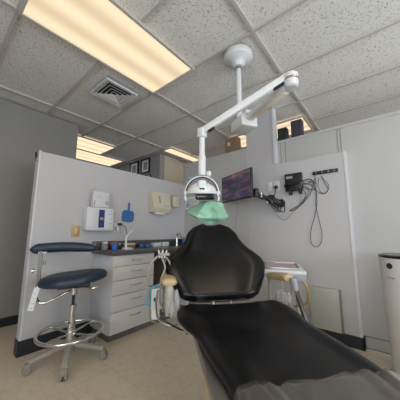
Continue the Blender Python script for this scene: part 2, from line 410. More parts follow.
# small round ceiling diffuser far away and grid wire knot
t = thing('air_vent', 'square white ceiling air vent with dark louvres beside the large light', 'air vent', (-2.235, 1.178, H-.03))
cx, cy, s = -2.235, 1.178, .185
g = BM()
def ring_sq(g, cx, cy, s0, s1, z0, z1):     # sloping square collar
    a = [(cx-s0, cy-s0, z0), (cx+s0, cy-s0, z0), (cx+s0, cy+s0, z0), (cx-s0, cy+s0, z0)]
    b = [(cx-s1, cy-s1, z1), (cx+s1, cy-s1, z1), (cx+s1, cy+s1, z1), (cx-s1, cy+s1, z1)]
    c = [(cx-s1, cy-s1, z1+.003), (cx+s1, cy-s1, z1+.003), (cx+s1, cy+s1, z1+.003), (cx-s1, cy+s1, z1+.003)]
    d = [(cx-s0, cy-s0, z0+.003), (cx+s0, cy-s0, z0+.003), (cx+s0, cy+s0, z0+.003), (cx-s0, cy+s0, z0+.003)]
    tt = bmesh.new(); loft(tt, [a, b, c, d, a], cap=False); merge(g, tt)
ring_sq(g, cx, cy, s, s-.004, H-.004, H-.024); ring_sq(g, cx, cy, s-.002, s-.05, H-.024, H-.010)
link('frame', g, M['white'], t, False)
link('backing', bx((cx-s+.03, cy-s+.03, H-.006), (cx+s-.03, cy+s-.03, H-.001)), M['black'], t, False)
for k_ in range(3):
    g = BM(); a = .125-.04*k_; ring_sq(g, cx, cy, a, a-.022, H-.030, H-.012); link('louvre', g, M['white_dull'], t, False)

t = thing('ceiling_speaker', 'small square white ceiling fitting beyond the low partition corner', 'ceiling fitting', (-3.27, 3.42, H-.03))
link('frame', bx((-3.34, 3.3, H-.02), (-3.20, 3.55, H-.001), .006), M['white_dull'], t); link('grille', bx((-3.32, 3.33, H-.028), (-3.22, 3.52, H-.019), .004), M['greyunit'], t)

# ---------------------------------------------------------------- framed pictures on the hallway wall
def picture(x0, x1, z0, z1, label):
    t = thing('framed_picture', label, 'picture', ((x0+x1)/2, 2.80, z0), 0, 'framed pictures high on hallway wall')
    g = BM(); y0, y1 = 2.775, 2.806; f = .03
    box(g, (x0, y0, z0), (x0+f, y1, z1)); box(g, (x1-f, y0, z0), (x1, y1, z1)); box(g, (x0+f, y0, z0), (x1-f, y1, z0+f)); box(g, (x0+f, y0, z1-f), (x1-f, y1, z1))
    link('frame', g, M['black'], t, False); link('print', bx((x0+f, 2.79, z0+f), (x1-f, 2.80, z1-f)), M['paper'], t, False)
    link('image', bx((x0+.09, 2.787, z0+.08), (x1-.09, 2.791, z1-.07)), M['wall_grey'], t, False)
picture(-4.37, -4.05, 2.27, 2.59, 'black framed picture on hallway wall, left of the two')
picture(-3.955, -3.66, 2.27, 2.585, 'black framed picture on hallway wall, right one near the wall corner')
t = thing('wall_sign', 'small dark topped frame below the two hallway pictures', 'picture', (-3.73, 2.8, 2.05))
link('frame', bx((-3.85, 2.78, 2.03), (-3.62, 2.806, 2.22), .004), M['black'], t); link('print', bx((-3.83, 2.777, 2.05), (-3.64, 2.781, 2.20)), M['paper'], t)

# ---------------------------------------------------------------- drawers and worktop
CX = -2.085
t = thing('drawer_cabinet', 'white five drawer cabinet under the dark counter', 'cabinet', (-2.28, 1.44, 0))
link('body', bx((XP+.002, 1.195, .075), (CX-.02, 1.70, .815), .002), M['laminate_side'], t)
link('toe_kick', bx((XP+.012, 1.22, 0), (CX-.06, 2.30, .075)), M['kick'], t)
zs = [.815, .705, .568, .430, .275, .078]
for a, b_ in zip(zs, zs[1:]):
    d = link('drawer', bx((CX-.019, 1.197, b_+.003), (CX, 1.698, a-.003), .002), M['laminate'], t)
    zc = a-.052 if a-b_ < .12 else a-.055
    hp = [(CX-.002, 1.40, zc), (CX+.024, 1.405, zc), (CX+.030, 1.45, zc-.002), (CX+.030, 1.48, zc-.002), (CX+.024, 1.525, zc), (CX-.002, 1.53, zc)]
    link('handle', tb(hp, .0045, 8, 3), M['chrome'], d)
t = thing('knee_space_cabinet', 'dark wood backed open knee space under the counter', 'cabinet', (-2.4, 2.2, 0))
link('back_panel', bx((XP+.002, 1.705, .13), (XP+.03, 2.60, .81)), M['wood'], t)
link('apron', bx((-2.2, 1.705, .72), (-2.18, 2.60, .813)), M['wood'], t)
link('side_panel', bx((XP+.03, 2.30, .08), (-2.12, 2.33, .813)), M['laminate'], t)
g = bx((XP+.001, 1.165, .818), (-2.06, 2.612, .856), .004)
t = tag(link('worktop', g, M['counter']), 'dark grey laminate worktop with backsplash over the drawers', 'worktop')
link('backsplash', bx((XP+.001, 1.165, .856), (XP+.022, 2.612, .945), .003), M['counter'], t)
link('backsplash', bx((XP+.022, 2.59, .856), (-2.06, 2.612, .945), .003), M['counter'], t)
CT = .8565

# counter items
t = thing('jar', 'clear plastic jar with white lid at the near end of the counter', 'jar', (-2.36, 1.245, CT))
link('body', lt((-2.36, 1.245, CT), [(0, 0), (.031, 0), (.033, .01), (.033, .06), (.028, .072)], 20), M['acrylic'], t)
link('lid', lt((-2.36, 1.245, CT+.072), [(0, 0), (.03, 0), (.03, .014), (0, .016)], 20), M['white_dull'], t)
t = tag(link('cup', lt((-2.27, 1.31, CT), [(0, 0), (.030, 0), (.034, .065), (.031, .065), (.027, .006), (0, .006)], 20), M['bluecup']), 'bright blue cup on the counter between jar and white curing light', 'cup')
t = thing('bottle', 'orange red bottle lying behind the blue cup', 'bottle', (-2.41, 1.37, CT))
link('body', lt((-2.40, 1.33, CT+.05), [(0, 0), (.026, .004), (.028, .015), (.028, .085), (.012, .10)], 16, (0, 1, 0)), M['orange'], t)
link('base', bx((-2.44, 1.33, CT), (-2.37, 1.44, CT+.03), .006), M['wood'], t)
link('cap', lt((-2.40, 1.43, CT+.05), [(0, 0), (.013, 0), (.013, .02), (0, .022)], 12, (0, 1, 0)), M['offwhite'], t)
# curing light in its stand
bp_ = (-2.20, 1.415, CT)
t = thing('curing_light', 'white handheld curing light standing in its cradle on the counter', 'curing light', bp_)
link('base', bx((-2.245, 1.375, CT), (-2.15, 1.465, CT+.022), .008, 3), M['white'], t)
link('post', tb([(-2.20, 1.40, CT+.018), (-2.205, 1.40, CT+.10), (-2.21, 1.405, CT+.15)], [.014, .011, .011], 12), M['white'], t)
link('wand', tb([(-2.21, 1.405, CT+.12), (-2.21, 1.42, CT+.155), (-2.21, 1.455, CT+.19), (-2.21, 1.49, CT+.215)], [.010, .010, .008, .006], 10, 3), M['white'], t)
t = thing('carton', 'small beige carton against the backsplash', 'box', (-2.42, 1.60, CT))
link('body', bx((-2.455, 1.50, CT), (-2.39, 1.65, CT+.055), .003), M['cardboard'], t); link('top_panel', bx((-2.457, 1.50, CT+.035), (-2.388, 1.65, CT+.058), .003), M['offwhite'], t)
t = tag(link('bottle', lt((-2.40, 1.75, CT), [(0, 0), (.028, 0), (.03, .01), (.03, .03), (.012, .042), (.012, .05), (0, .051)], 16), M['blue']), 'round blue bottle by the backsplash, left of the small blue pack', 'bottle')
t = tag(link('wipes_pack', bx((-2.43, 1.80, CT), (-2.36, 1.88, CT+.035), .008), M['blue']), 'small blue pack on the counter right of the round blue bottle', 'pack')
t = thing('tissue_box', 'low white box on the counter in front of the backsplash', 'box', (-2.40, 2.0, CT))
link('body', bx((-2.44, 1.92, CT), (-2.36, 2.04, CT+.05), .004), M['white_dull'], t); link('slot', bx((-2.42, 1.95, CT+.049), (-2.38, 2.01, CT+.052)), M['greyunit'], t)
t = tag(link('glove_box', bx((-2.44, 2.06, CT), (-2.35, 2.17, CT+.055), .004), M['white']), 'low white box on the counter nearer the faucet', 'box')
# sink faucet
t = thing('faucet', 'chrome gooseneck faucet at the far end of the counter', 'faucet', (-2.39, 2.36, CT))
link('base', lt((-2.39, 2.36, CT), [(0, 0), (.026, 0), (.026, .012), (.016, .03), (.016, .06), (0, .062)], 16), M['chrome'], t)
link('spout', tb([(-2.39, 2.36, CT+.05), (-2.39, 2.36, CT+.13), (-2.37, 2.355, CT+.17), (-2.32, 2.34, CT+.17), (-2.27, 2.33, CT+.12)], .011, 10, 5), M['chrome'], t)
link('handle', bar(BM(), (-2.39, 2.36, CT+.13), (-2.40, 2.43, CT+.185), .018, .012), M['chrome'], t)
t = thing('soap_bottle', 'clear and blue pump bottle beside the faucet', 'bottle', (-2.37, 2.49, CT))
link('body', lt((-2.37, 2.49, CT), [(0, 0), (.03, 0), (.032, .01), (.032, .09), (.012, .11)], 16), M['blue'], t)
link('pump', tb([(-2.37, 2.49, CT+.10), (-2.37, 2.49, CT+.15), (-2.33, 2.475, CT+.155)], .007, 8), M['white'], t)

# ---------------------------------------------------------------- things on the left partition
t = thing('glove_dispenser', 'white wall dispenser with violet blue window on the partition', 'dispenser', (-2.44, 1.22, 1.06))
link('body', bx((XP, 1.045, 1.062), (XP+.10, 1.345, 1.312), .006), M['white'], t)
link('door', bx((XP+.1005, 1.052, 1.070), (XP+.106, 1.168, 1.305), .002), M['white'], t)
link('door', bx((XP+.1005, 1.238, 1.070), (XP+.106, 1.338, 1.305), .002), M['white'], t)
link('window', bx((XP+.098, 1.172, 1.095), (XP+.103, 1.234, 1.29)), M['purple'], t)
link('glove', bx((XP+.102, 1.185, 1.175), (XP+.108, 1.222, 1.205), .004), M['greyunit'], t)
for z in (1.14, 1.19, 1.24, 1.275): link('marking', bx((XP+.1055, 1.29, z), (XP+.107, 1.32, z+.005)), M['greyunit'], t)
link('flange', bx((XP+.001, 1.345, 1.065), (XP+.025, 1.375, 1.31), .002), M['white'], t)
t = thing('brochure_holder', 'clear acrylic holder with papers on top of the glove dispenser', 'holder', (-2.44, 1.2, 1.3125))
link('shell', bx((XP+.01, 1.095, 1.3125), (XP+.10, 1.295, 1.52), .002), M['acrylic'], t)
link('leaflet', bx((XP+.03, 1.11, 1.32), (XP+.08, 1.285, 1.49), .001), M['paper'], t)
link('badge', lt((XP+.081, 1.265, 1.37), [(0, 0), (.022, 0), (.022, .003), (0, .004)], 20, (1, 0, 0)), M['orange'], t)
link('badge', lt((XP+.0845, 1.265, 1.37), [(0, 0), (.014, 0), (.014, .002), (0, .0022)], 20, (1, 0, 0)), M['offwhite'], t)
for dz in (0, .02): link('writing', bx((XP+.0805, 1.15, 1.42+dz), (XP+.0815, 1.21, 1.424+dz)), M['greyunit'], t)
link('mark', bx((XP+.0805, 1.118, 1.335), (XP+.0815, 1.132, 1.39)), M['orange'], t)
t = thing('wall_outlet', 'almond brass switch plate on the partition above the stool', 'switch plate', (XP, .985, 1.0))
link('plate', bx((XP, .945, .998), (XP+.008, 1.025, 1.115), .003), M['gold'], t)
link('toggle', bx((XP+.008, .975, 1.035), (XP+.014, .995, 1.08), .002), M['offwhite'], t)
# hand mirror
mm = Matrix.Translation((XP+.012, 1.585, 1.245)) @ Matrix.Rotation(math.radians(-4), 4, 'X')
t = thing('hand_mirror', 'blue square hand mirror hanging by its handle on the partition', 'mirror', (XP+.012, 1.585, 1.17))
g = BM(); rg = []
for k_ in range(40):
    a = 2*PI*k_/40; ca, sa = math.cos(a), math.sin(a)
    rg.append((.082*math.copysign(abs(ca)**.5, ca), .072*math.copysign(abs(sa)**.5, sa)))
loft(g, [[(x_, y_*k, z_*k) for y_, z_ in rg] for x_, k in ((-.009, .97), (-.006, 1), (.006, 1), (.009, .97))])
link('back', g, M['blue'], t, xf=mm)
link('handle', bx((-.008, -.013, .06), (.008, .013, .175), .008, 3), M['blue'], t, xf=mm)
link('hook', lt((XP, 1.594, 1.415), [(0, 0), (.008, 0), (.008, .004), (.004, .02), (.006, .026), (0, .027)], 10, (1, 0, 0)), M['white'], t)
# small charger plugged into the partition
t = thing('wall_charger', 'white outlet with black plug on the partition above the blue cup', 'outlet', (XP, 1.45, 1.04))
link('plate', bx((XP, 1.405, 1.045), (XP+.008, 1.48, 1.155), .003), M['white'], t)
link('plug', bx((XP+.008, 1.45, 1.125), (XP+.05, 1.485, 1.155), .006), M['black'], t)
link('adapter', bx((XP+.008, 1.42, 1.06), (XP+.05, 1.455, 1.115), .01), M['white_dull'], t)
link('cord', tb([(XP+.05, 1.475, 1.14), (XP+.09, 1.51, 1.10), (XP+.08, 1.54, 1.0), (XP+.1, 1.52, .92), (XP+.18, 1.47, CT+.01)], .004, 6, 5), M['black'], t)
# paper towel dispenser
t = thing('towel_dispenser', 'cream paper towel dispenser on the partition', 'dispenser', (XP+.07, 2.05, 1.3))
prof = [(XP, 1.315), (XP, 1.615), (XP+.085, 1.60), (XP+.135, 1.375), (XP+.10, 1.315)]
g = BM(); y0, y1 = 1.89, 2.205
loft(g, [[(x, y, z) for x, z in prof] for y in (y0, y1)]); bmesh.ops.bevel(g, geom=g.edges[:], offset=.006, segments=2, affect='EDGES')
link('cover', g, M['offwhite'], t)
link('window', bar(BM(), (XP+.121, 2.01, 1.445), (XP+.099, 2.01, 1.545), .022, .006, .001, (1, 0, 0)), M['greyunit'], t)
link('lettering', bx((XP+.120, 2.08, 1.405), (XP+.131, 2.16, 1.413)), M['greyunit'], t)
link('paper_towel', bx((XP+.03, 1.97, 1.29), (XP+.09, 2.13, 1.322), .006), M['paper'], t)
t = thing('cup_dispenser', 'small cream tube dispenser right of the towel dispenser', 'dispenser', (XP+.04, 2.37, 1.4))
link('body', bx((XP, 2.315, 1.42), (XP+.075, 2.43, 1.59), .018, 3), M['offwhite'], t)
link('cap', bx((XP+.005, 2.32, 1.585), (XP+.07, 2.425, 1.60), .006, 2), M['tan'], t)
# notice on rear wall
t = thing('notice', 'white printed notice on the rear wall left of the dental light', 'notice', (-2.36, YB, 1.4))
link('sheet', bx((-2.475, YB-.002, 1.405), (-2.19, YB+.002, 1.60)), M['paper'], t)
for k_ in range(6):
    link('printed_line', bx((-2.45, YB-.0035, 1.435+.024*k_), (-2.22-.03*(k_ % 3), YB-.0018, 1.443+.024*k_)), M['greyunit'], t)
for x in (-2.44, -2.40): link('drawing', bx((x, YB-.0035, 1.45), (x+.02, YB-.0018, 1.50)), M['wall_grey'], t)
# bracket on top of the partition end
t = thing('bracket', 'small black metal bracket clipped on the partition end top', 'bracket', (XP-.05, .555, 1.75))
g = BM(); tube(g, [(XP-.07, .596, 1.74), (XP-.07, .590, 1.80), (XP-.055, .590, 1.815), (XP-.04, .590, 1.80), (XP-.04, .596, 1.74)], .005, 8, 4)
link('loop', g, M['black'], t); link('plate', bx((XP-.08, .593, 1.73), (XP-.03, .602, 1.76), .002), M['steel'], t)

# ---------------------------------------------------------------- boxes on the rear wall
Z = 2.186
t = thing('cardboard_box', 'tan cardboard box on the rear wall, left of the post', 'box', (-1.64, 2.75, Z))
link('body', bx((-1.745, 2.70, Z), (-1.535, 2.80, Z+.235), .003), M['cardboard'], t); link('flap', bx((-1.70, 2.697, Z+.12), (-1.66, 2.70, Z+.18)), M['offwhite'], t)
t = thing('speaker_box', 'low charcoal box on the rear wall beside the post', 'box', (-.925, 2.75, Z))
link('body', bx((-.955, 2.70, Z), (-.845, 2.80, Z+.165), .004), M['darkbox'], t); link('grille', bx((-.945, 2.697, Z+.01), (-.855, 2.70, Z+.15)), M['black'], t)
t = thing('speaker_box', 'taller dark plum box on the rear wall, right of the charcoal one', 'box', (-.73, 2.75, Z))
link('body', bx((-.79, 2.70, Z), (-.665, 2.80, Z+.215), .004), M['purplebox'], t); link('grille', bx((-.78, 2.697, Z+.015), (-.675, 2.70, Z+.20)), M['purplebox'], t)

# ---------------------------------------------------------------- monitor on its arm
def screen_mat():
    m, nt, b = new_mat('sunset_screen'); N = nt.nodes; L = nt.links
    tc = N.new('ShaderNodeTexCoord'); mp = N.new('ShaderNodeMapping'); mp.inputs['Scale'].default_value = (2, 2, 8)
    L.new(tc.outputs['Object'], mp.inputs[0])
    nz = N.new('ShaderNodeTexNoise'); nz.inputs['Scale'].default_value = 1.4; nz.inputs['Detail'].default_value = 5; nz.inputs['Distortion'].default_value = .8
    L.new(mp.outputs[0], nz.inputs[0])
    r = N.new('ShaderNodeValToRGB'); r.color_ramp.elements[0].position = .34; r.color_ramp.elements[0].color = (.012, .016, .04, 1)
    r.color_ramp.elements[1].position = .74; r.color_ramp.elements[1].color = (.42, .26, .17, 1)
    e = r.color_ramp.elements.new(.48); e.color = (.022, .022, .05, 1); e = r.color_ramp.elements.new(.60); e.color = (.11, .055, .06, 1)
    L.new(nz.outputs['Fac'], r.inputs[0])
    b.inputs['Base Color'].default_value = (.01, .01, .01, 1); b.inputs['Roughness'].default_value = .2
    L.new(r.outputs[0], b.inputs['Emission Color']); b.inputs['Emission Strength'].default_value = 1.0
    return m
ML, MR = Vector((-1.64, 2.44, 0)), Vector((-1.09, 2.20, 0)); mx_ = (MR-ML).normalized(); mw = (MR-ML).length
mz0, mz1 = 1.425, 1.765
t = thing('monitor', 'black flat monitor showing a sunset picture on a jointed black wall arm', 'monitor', ((ML+MR)/2+Vector((0, 0, mz0))))
mf = frame4((ML.x, ML.y, mz0), mx_, (mx_.y*-1, mx_.x, 0)) @ Matrix.Identity(4)   # x along, y into the wall, z up
mh = mz1-mz0
link('housing', bx((0, 0, 0), (mw, .028, mh), .006), M['black'], t, xf=mf)
link('screen', bx((.012, -.0015, .020), (mw-.012, .001, mh-.012)), screen_mat(), t, xf=mf)
link('bottom_bezel', bx((.004, -.004, .002), (mw-.004, .001, .018), .001), M['blackgloss'], t, xf=mf)
link('rear_mount', bx((mw*.5-.06, .026, mh*.35), (mw*.5+.06, .05, mh*.7), .006), M['black'], t, xf=mf)
mc = mf @ Vector((mw*.5, .055, mh*.5)); e1 = Vector((-1.12, 2.37, 1.50)); e2 = Vector((-1.0, 2.52, 1.43)); wl = Vector((-.925, YB-.01, 1.40))
link('wall_plate', lt((-.925, YB, 1.385), [(0, 0), (.05, 0), (.052, .012), (.045, .03), (0, .034)], 20, (0, -1, 0)), M['black'], t)
link('upper_arm', bar(BM(), mc, e1, .05, .04, .008), M['black'], t)
link('forearm', bar(BM(), e1+Vector((-.02, 0, -.02)), e2, .05, .045, .008), M['black'], t)
link('rear_arm', bar(BM(), e2, wl+Vector((0, 0, -.01)), .05, .06, .008), M['black'], t)
g = BM(); 
for e_ in (e1, e2): lathe(g, e_-Vector((0, 0, .05)), [(0, 0), (.026, 0), (.03, .01), (.03, .09), (.026, .1), (0, .1)], 16)
link('joint', g, M['black'], t)
link('clamp', lt(e1+Vector((.05, .03, -.05)), [(0, 0), (.018, 0), (.018, .05), (0, .05)], 14), M['steel'], t)
link('clamp', lt(e2+Vector((-.04, -.03, -.04)), [(0, 0), (.016, 0), (.016, .04), (0, .04)], 14), M['chrome'], t)
g = BM()
for k_ in range(7):
    a = [e1+Vector((random.uniform(-.02, .03), random.uniform(-.03, .0), random.uniform(-.04, .04)))]
    a.append((e1+e2)/2+Vector((random.uniform(-.03, .03), random.uniform(-.05, -.01), random.uniform(-.07, .04))))
    a.append(e2+Vector((random.uniform(-.03, .03), -.05, random.uniform(-.08, .05))))
    a.append(Vector((-.93+random.uniform(-.05, .05), YB-.05, 1.36+random.uniform(-.09, .07))))
    a.append(Vector((-.90+random.uniform(-.03, .03), YB-.03, 1.40+random.uniform(-.03, .05))))
    tube(g, a, .005, 6, 5)
link('cable_bundle', g, M['black'], t)

def R_(pts, y=YB-.006): return [hit_wall(u, v, y) for u, v in pts]
def hit_wall(u, v, y):
    d = at(u, v, 1)-Vector((0, 0, CAMZ)); return Vector((0, 0, CAMZ))+d*(y/d.y)
t = thing('wall_outlet', 'white blank outlet plate on the rear panel, left of the two', 'outlet', (-1.055, YB, 1.55), 0, 'outlet plates on the rear panel')
link('plate', bx((-1.088, YB-.007, 1.545), (-1.018, YB, 1.658), .003), M['white'], t); link('socket', bx((-1.068, YB-.009, 1.575), (-1.038, YB-.006, 1.63), .002), M['white_dull'], t)
t = thing('wall_outlet', 'white outlet plate with black plug in it on the rear panel', 'outlet', (-.96, YB, 1.55), 0, 'outlet plates on the rear panel')
link('plate', bx((-1.003, YB-.007, 1.545), (-.930, YB, 1.658), .003), M['white'], t); link('socket', bx((-.985, YB-.009, 1.605), (-.948, YB-.006, 1.65), .002), M['white_dull'], t)
link('plug', bx((-.985, YB-.045, 1.565), (-.948, YB-.008, 1.60), .006), M['black'], t)
link('cord', tb([(-.966, YB-.04, 1.58), (-.97, YB-.05, 1.52), (-.99, YB-.03, 1.47), (-.955, YB-.05, 1.42)], .005, 6, 4), M['black'], t)
t = thing('network_box', 'black box with pale label and bracket on the rear panel', 'electronics box', (-.76, YB, 1.5))
link('body', bx((-.852, YB-.05, 1.512), (-.668, YB-.004, 1.715), .006), M['black'], t)
link('label_sticker', bx((-.835, YB-.0515, 1.655), (-.765, YB-.0495, 1.685)), M['greyunit'], t)
link('bracket', bar(BM(), (-.86, YB-.056, 1.575), (-.65, YB-.056, 1.60), .012, .03), M['blackgloss'], t)
g = BM(); box(g, (-.81, YB-.06, 1.47), (-.785, YB-.002, 1.53), .003); box(g, (-.705, YB-.06, 1.475), (-.68, YB-.002, 1.53), .003); link('bracket_foot', g, M['black'], t)
g = BM()
for k_, (a, b_) in enumerate([((303, 181), (316, 184)), ((303, 184), (312, 180)), ((302, 187), (315, 190))]):
    tube(g, R_([a, ((a[0]+b_[0])/2, a[1]-2+2*k_), b_], YB-.03), .005 if k_ == 0 else .0032, 6, 4)
for a in ([(303, 186), (309, 190), (304, 201), (296, 209), (289, 211)], [(301, 188), (306, 195), (299, 205), (290, 210)], [(304, 183), (312, 186), (309, 196), (300, 206), (292, 211)]):
    tube(g, R_(a, YB-.012), .0032, 6, 5)
link('cable', g, M['black'], t)
link('grey_cable', tb(R_([(302, 192), (300, 203), (292, 214), (284, 220), (277, 215), (274, 208)], YB-.008), .0035, 6, 5), M['tube'], t)
t = thing('magnetic_strip', 'black magnetic tool strip on the rear panel with wires hanging', 'tool strip', (-.44, YB, 1.66))
link('bar', bx((-.562, YB-.02, 1.665), (-.322, YB, 1.702), .004), M['black'], t)
for x in (-.53, -.47, -.41, -.355): link('screw', lt((x, YB-.02, 1.684), [(0, 0), (.007, 0), (.005, .004), (0, .005)], 10, (0, -1, 0)), M['steel'], t)
link('long_wire', tb(R_([(315, 175), (316, 190), (316, 205), (319, 220), (322, 233), (321, 243), (316, 247), (311, 242), (311, 230), (315, 215), (317, 200), (314, 185), (308, 181)], YB-.010), .0028, 6, 5), M['black'], t)
link('short_wire', tb(R_([(321, 176), (325, 183), (328, 189), (326, 193), (321, 192), (318, 186), (319, 178)], YB-.014), .0026, 6, 5), M['black'], t)
link('side_wire', tb(R_([(322, 177), (329, 186), (325, 193), (318, 192), (313, 186), (315, 178)], YB-.018), .0026, 6, 5), M['black'], t)
# wires below the monitor
t = tag(link('cable', tb(R_([(236, 200), (238, 210), (236, 222), (237, 240), (234, 262)], YB-.006), .0028, 6, 5), M['tube']), 'thin grey cable hanging on rear wall under the monitor', 'cable')

# wall access panel and purifier
t = thing('access_panel', 'pale grey green panel box mounted low on the rear panel', 'panel', (-.53, YB, .11))
link('cover', bx((-.665, YB-.045, .112), (-.402, YB-.006, .50), .004), M['olive'], t)
link('side', bx((-.403, YB-.04, .112), (-.385, YB-.001, .498), .003), M['olive_edge'], t)
link('back_plate', bx((-.662, YB-.008, .115), (-.39, YB, .497)), M['olive_edge'], t)
pc = Vector((.112, 2.33, 0))
t = thing('air_purifier', 'tall white round air purifier with black top on the floor at right', 'air purifier', pc)
link('body', lt(pc, [(0, .035), (.160, .035), (.163, .05), (.172, .45), (.178, .85), (.174, .862), (0, .862)], 48), M['purifier'], t)
link('base', lt(pc, [(0, 0), (.156, 0), (.160, .008), (.160, .036), (0, .036)], 40), M['black'], t)
link('top_grille', lt(pc+Vector((0, 0, .8625)), [(0, 0), (.176, 0), (.180, .006), (.180, .016), (.168, .022), (0, .014)], 48), M['blackgloss'], t)
def onp(u, v, r, off=0):
    c = Vector((0, 0, CAMZ)); d = at(u, v, 1)-c; ox, oy = c.x-pc.x, c.y-pc.y
    A = d.x**2+d.y**2; B = 2*(ox*d.x+oy*d.y); C = ox*ox+oy*oy-(r+off)**2; tt = (-B-math.sqrt(max(B*B-4*A*C, 0)))/(2*A); q = c+d*tt
    nrm = Vector((q.x-pc.x, q.y-pc.y, 0)).normalized(); return q, nrm
q, nn = onp(389.3, 266, .178); link('sensor', lt(q-nn*.008, [(0, 0), (.021, 0), (.021, .010), (.017, .012), (0, .011)], 24, nn), M['black'], t)
q, nn = onp(391, 278, .178); sx = Vector((-nn.y, nn.x, 0))
link('logo', bx((-.026, -.004, -.003), (.026, .004, .0012), mtx=frame4(q, sx, (0, 0, 1))), M['greyunit'], t)
t = tag(link('power_cord', tb([(.30, 2.05, .006), (.20, 2.02, .006), (.08, 2.07, .006), (-.02, 2.12, .006), (-.06, 2.10, .006)], .006, 8, 6), M['black']), 'black power cord on the floor by the air purifier', 'cord')

# ---------------------------------------------------------------- dental light on its ceiling arm
MX, MY = -.877, 1.588
rv0 = Vector((rt.x, rt.y, 0)).normalized()
t = thing('dental_light', 'white ceiling mounted dental light with folding arms over the chair', 'dental light', (MX, MY, H))
link('ceiling_mount', lt((MX, MY, H+.002), [(0, 0), (.118, 0), (.125, -.012), (.125, -.045), (.115, -.060), (.070, -.075), (.050, -.10), (.042, -.125), (0, -.127)], 40), M['white'], t)
link('pole', lt((MX, MY, 1.98), [(0, 0), (.0235, 0), (.0235, .52), (0, .52)], 20), M['white'], t)
link('pole_collar', lt((MX, MY, H-.145), [(0, 0), (.028, 0), (.028, .02), (0, .02)], 20), M['steel'], t)
EL = at(291, 80, 1.37); KN = Vector((MX, MY, 1.955))+rv0*.03; J2 = at(202, 133, 1.50)
# lower arm (from the knuckle box to the elbow)
d_ = (EL-KN); dh = Vector((d_.x, d_.y, 0)).normalized()
kb = frame4(KN, dh, (-dh.y, dh.x, 0))
g = BM(); box(g, (-.085, -.075, -.060), (.105, .075, .040), .014, 3, kb); link('knuckle_box', g, M['white'], t)
g = BM(); box(g, (.03, -.045, .035), (.12, .045, .068), .008, 2, kb); link('knuckle_cap', g, M['white'], t)
A0 = KN+dh*.06+Vector((0, 0, .015)); A1 = EL+Vector((0, 0, -.030))
link('extension_arm', bar(BM(), A0, A1, .060, .050, .008), M['white'], t)
ad = (A1-A0).normalized()
link('arm_underside_lit', bar(BM(), A0+ad*.05-Vector((0, 0, .0265)), A1-ad*.05-Vector((0, 0, .0265)), .036, .004, .001), M['warmmetal_lit'], t)  # warm strip: light on the arm's underside put into its colour
link('elbow', lt(EL-Vector((0, 0, .055)), [(0, 0), (.030, 0), (.040, .008), (.042, .045), (.036, .050), (.042, .055), (.042, .085), (.032, .096), (0, .098)], 24), M['white'], t)
link('elbow_ring', lt(EL-Vector((0, 0, -.002)), [(0, -.006), (.0425, -.006), (.0425, .004), (0, .004)], 24), M['steel'], t)
B0 = EL+Vector((0, 0, .036)); B1 = J2+Vector((.012, 0, .012))
link('spring_arm', bar(BM(), B0, B1, .036, .046, .009), M['white'], t)
bd = (B1-B0).normalized()
for q0, q1 in ((.05, .12),): link('spring_arm_joint', bar(BM(), B0+bd*q0-Vector((0, 0, .020)), B0+bd*q1-Vector((0, 0, .020)), .030, .02, .004), M['black'], t)
link('spring_arm_joint', bar(BM(), B1-bd*.085-Vector((0, 0, .024)), B1-bd*.035-Vector((0, 0, .024)), .03, .014, .004), M['black'], t)
link('end_joint', bx((-.026, -.026, -.035), (.026, .026, .032), .010, 3, Matrix.Translation(J2)), M['white'], t)
HD = at(204, 196, 1.50); px_, py_ = J2.x, J2.y; HD.x, HD.y = px_, py_
ztop = at(203, 177, 1.5).z; zm = at(203, 158, 1.5).z
link('drop_tube', lt((px_, py_, zm), [(0, 0), (.019, 0), (.019, J2.z-zm), (0, J2.z-zm)], 20), M['white'], t)
link('drop_sleeve', lt((px_, py_, ztop), [(0, 0), (.022, .0), (.0255, .012), (.0255, zm-ztop), (.02, zm-ztop+.008), (0, zm-ztop+.008)], 20), M['white'], t)
# yoke: half circle, seen square on
rv = Vector((rt.x, rt.y, 0)).normalized(); RY = .108; yc = Vector((px_, py_, ztop-.006-RY))
g = tb([yc+rv*(RY*math.cos(a))+Vector((0, 0, RY*math.sin(a))) for a in [PI*k_/24 for k_ in range(25)]], .0048, 10); link('yoke', g, M['white'], t)
g = tb([yc+rv*((RY-.008)*math.cos(a))+Vector((0, 0, (RY-.008)*math.sin(a))) for a in [.1+(PI-.2)*k_/24 for k_ in range(25)]], .0035, 8); link('yoke_seal', g, M['black'], t)
fv = Vector((fw.x, fw.y, 0)).normalized()
hm = frame4(yc+Vector((0, 0, .0)), rv, fv)       # x right, y away, z up
hm = hm @ Matrix.Rotation(math.radians(7), 4, 'X')
prof = []
for k_ in range(9):
    a = PI/2*k_/8; prof.append((.098*math.cos(a), .082*math.sin(a)))
g = lt((0, 0, -.012), [(0, 0), (.086, 0), (.098, .004)]+prof[1:], 36); link('reflector_shell', g, M['wingclear'], t, xf=hm)
g = bx((-.028, -.088, -.014), (.028, .060, .074), .018, 4); link('lamp_housing', g, M['white'], t, xf=hm)
g = bx((-.016, -.092, .008), (.016, -.080, .024), .003); link('housing_vent', g, M['black'], t, xf=hm)
g = bx((-.040, -.085, -.048), (.078, .06, -.014), .010, 3); link('lens_frame', g, M['blackgloss'], t, xf=hm)
for sgn in (-1, 1):
    g = lt((sgn*.103, 0, -.005), [(0, -.014), (.014, -.014), (.016, 0), (.014, .014), (0, .014)], 16, (1, 0, 0)); link('pivot_knob', g, M['white'], t, xf=hm)
    g = tb([(sgn*.10, -.01, -.01), (sgn*.105, -.04, -.035), (sgn*.10, -.05, -.055)], .007, 10, 4); link('handle', g, M['white'], t, xf=hm)
link('blue_film', bar(BM(), at(188.5, 179, 1.5), at(199.5, 176.5, 1.5), .02, .016, .004), M['cyan'], t)
link('clear_cap', lt(at(208.5, 174, 1.5), [(0, -.018), (.018, -.016), (.024, 0), (.018, .016), (0, .018)], 16, rv), M['wingclear'], t)
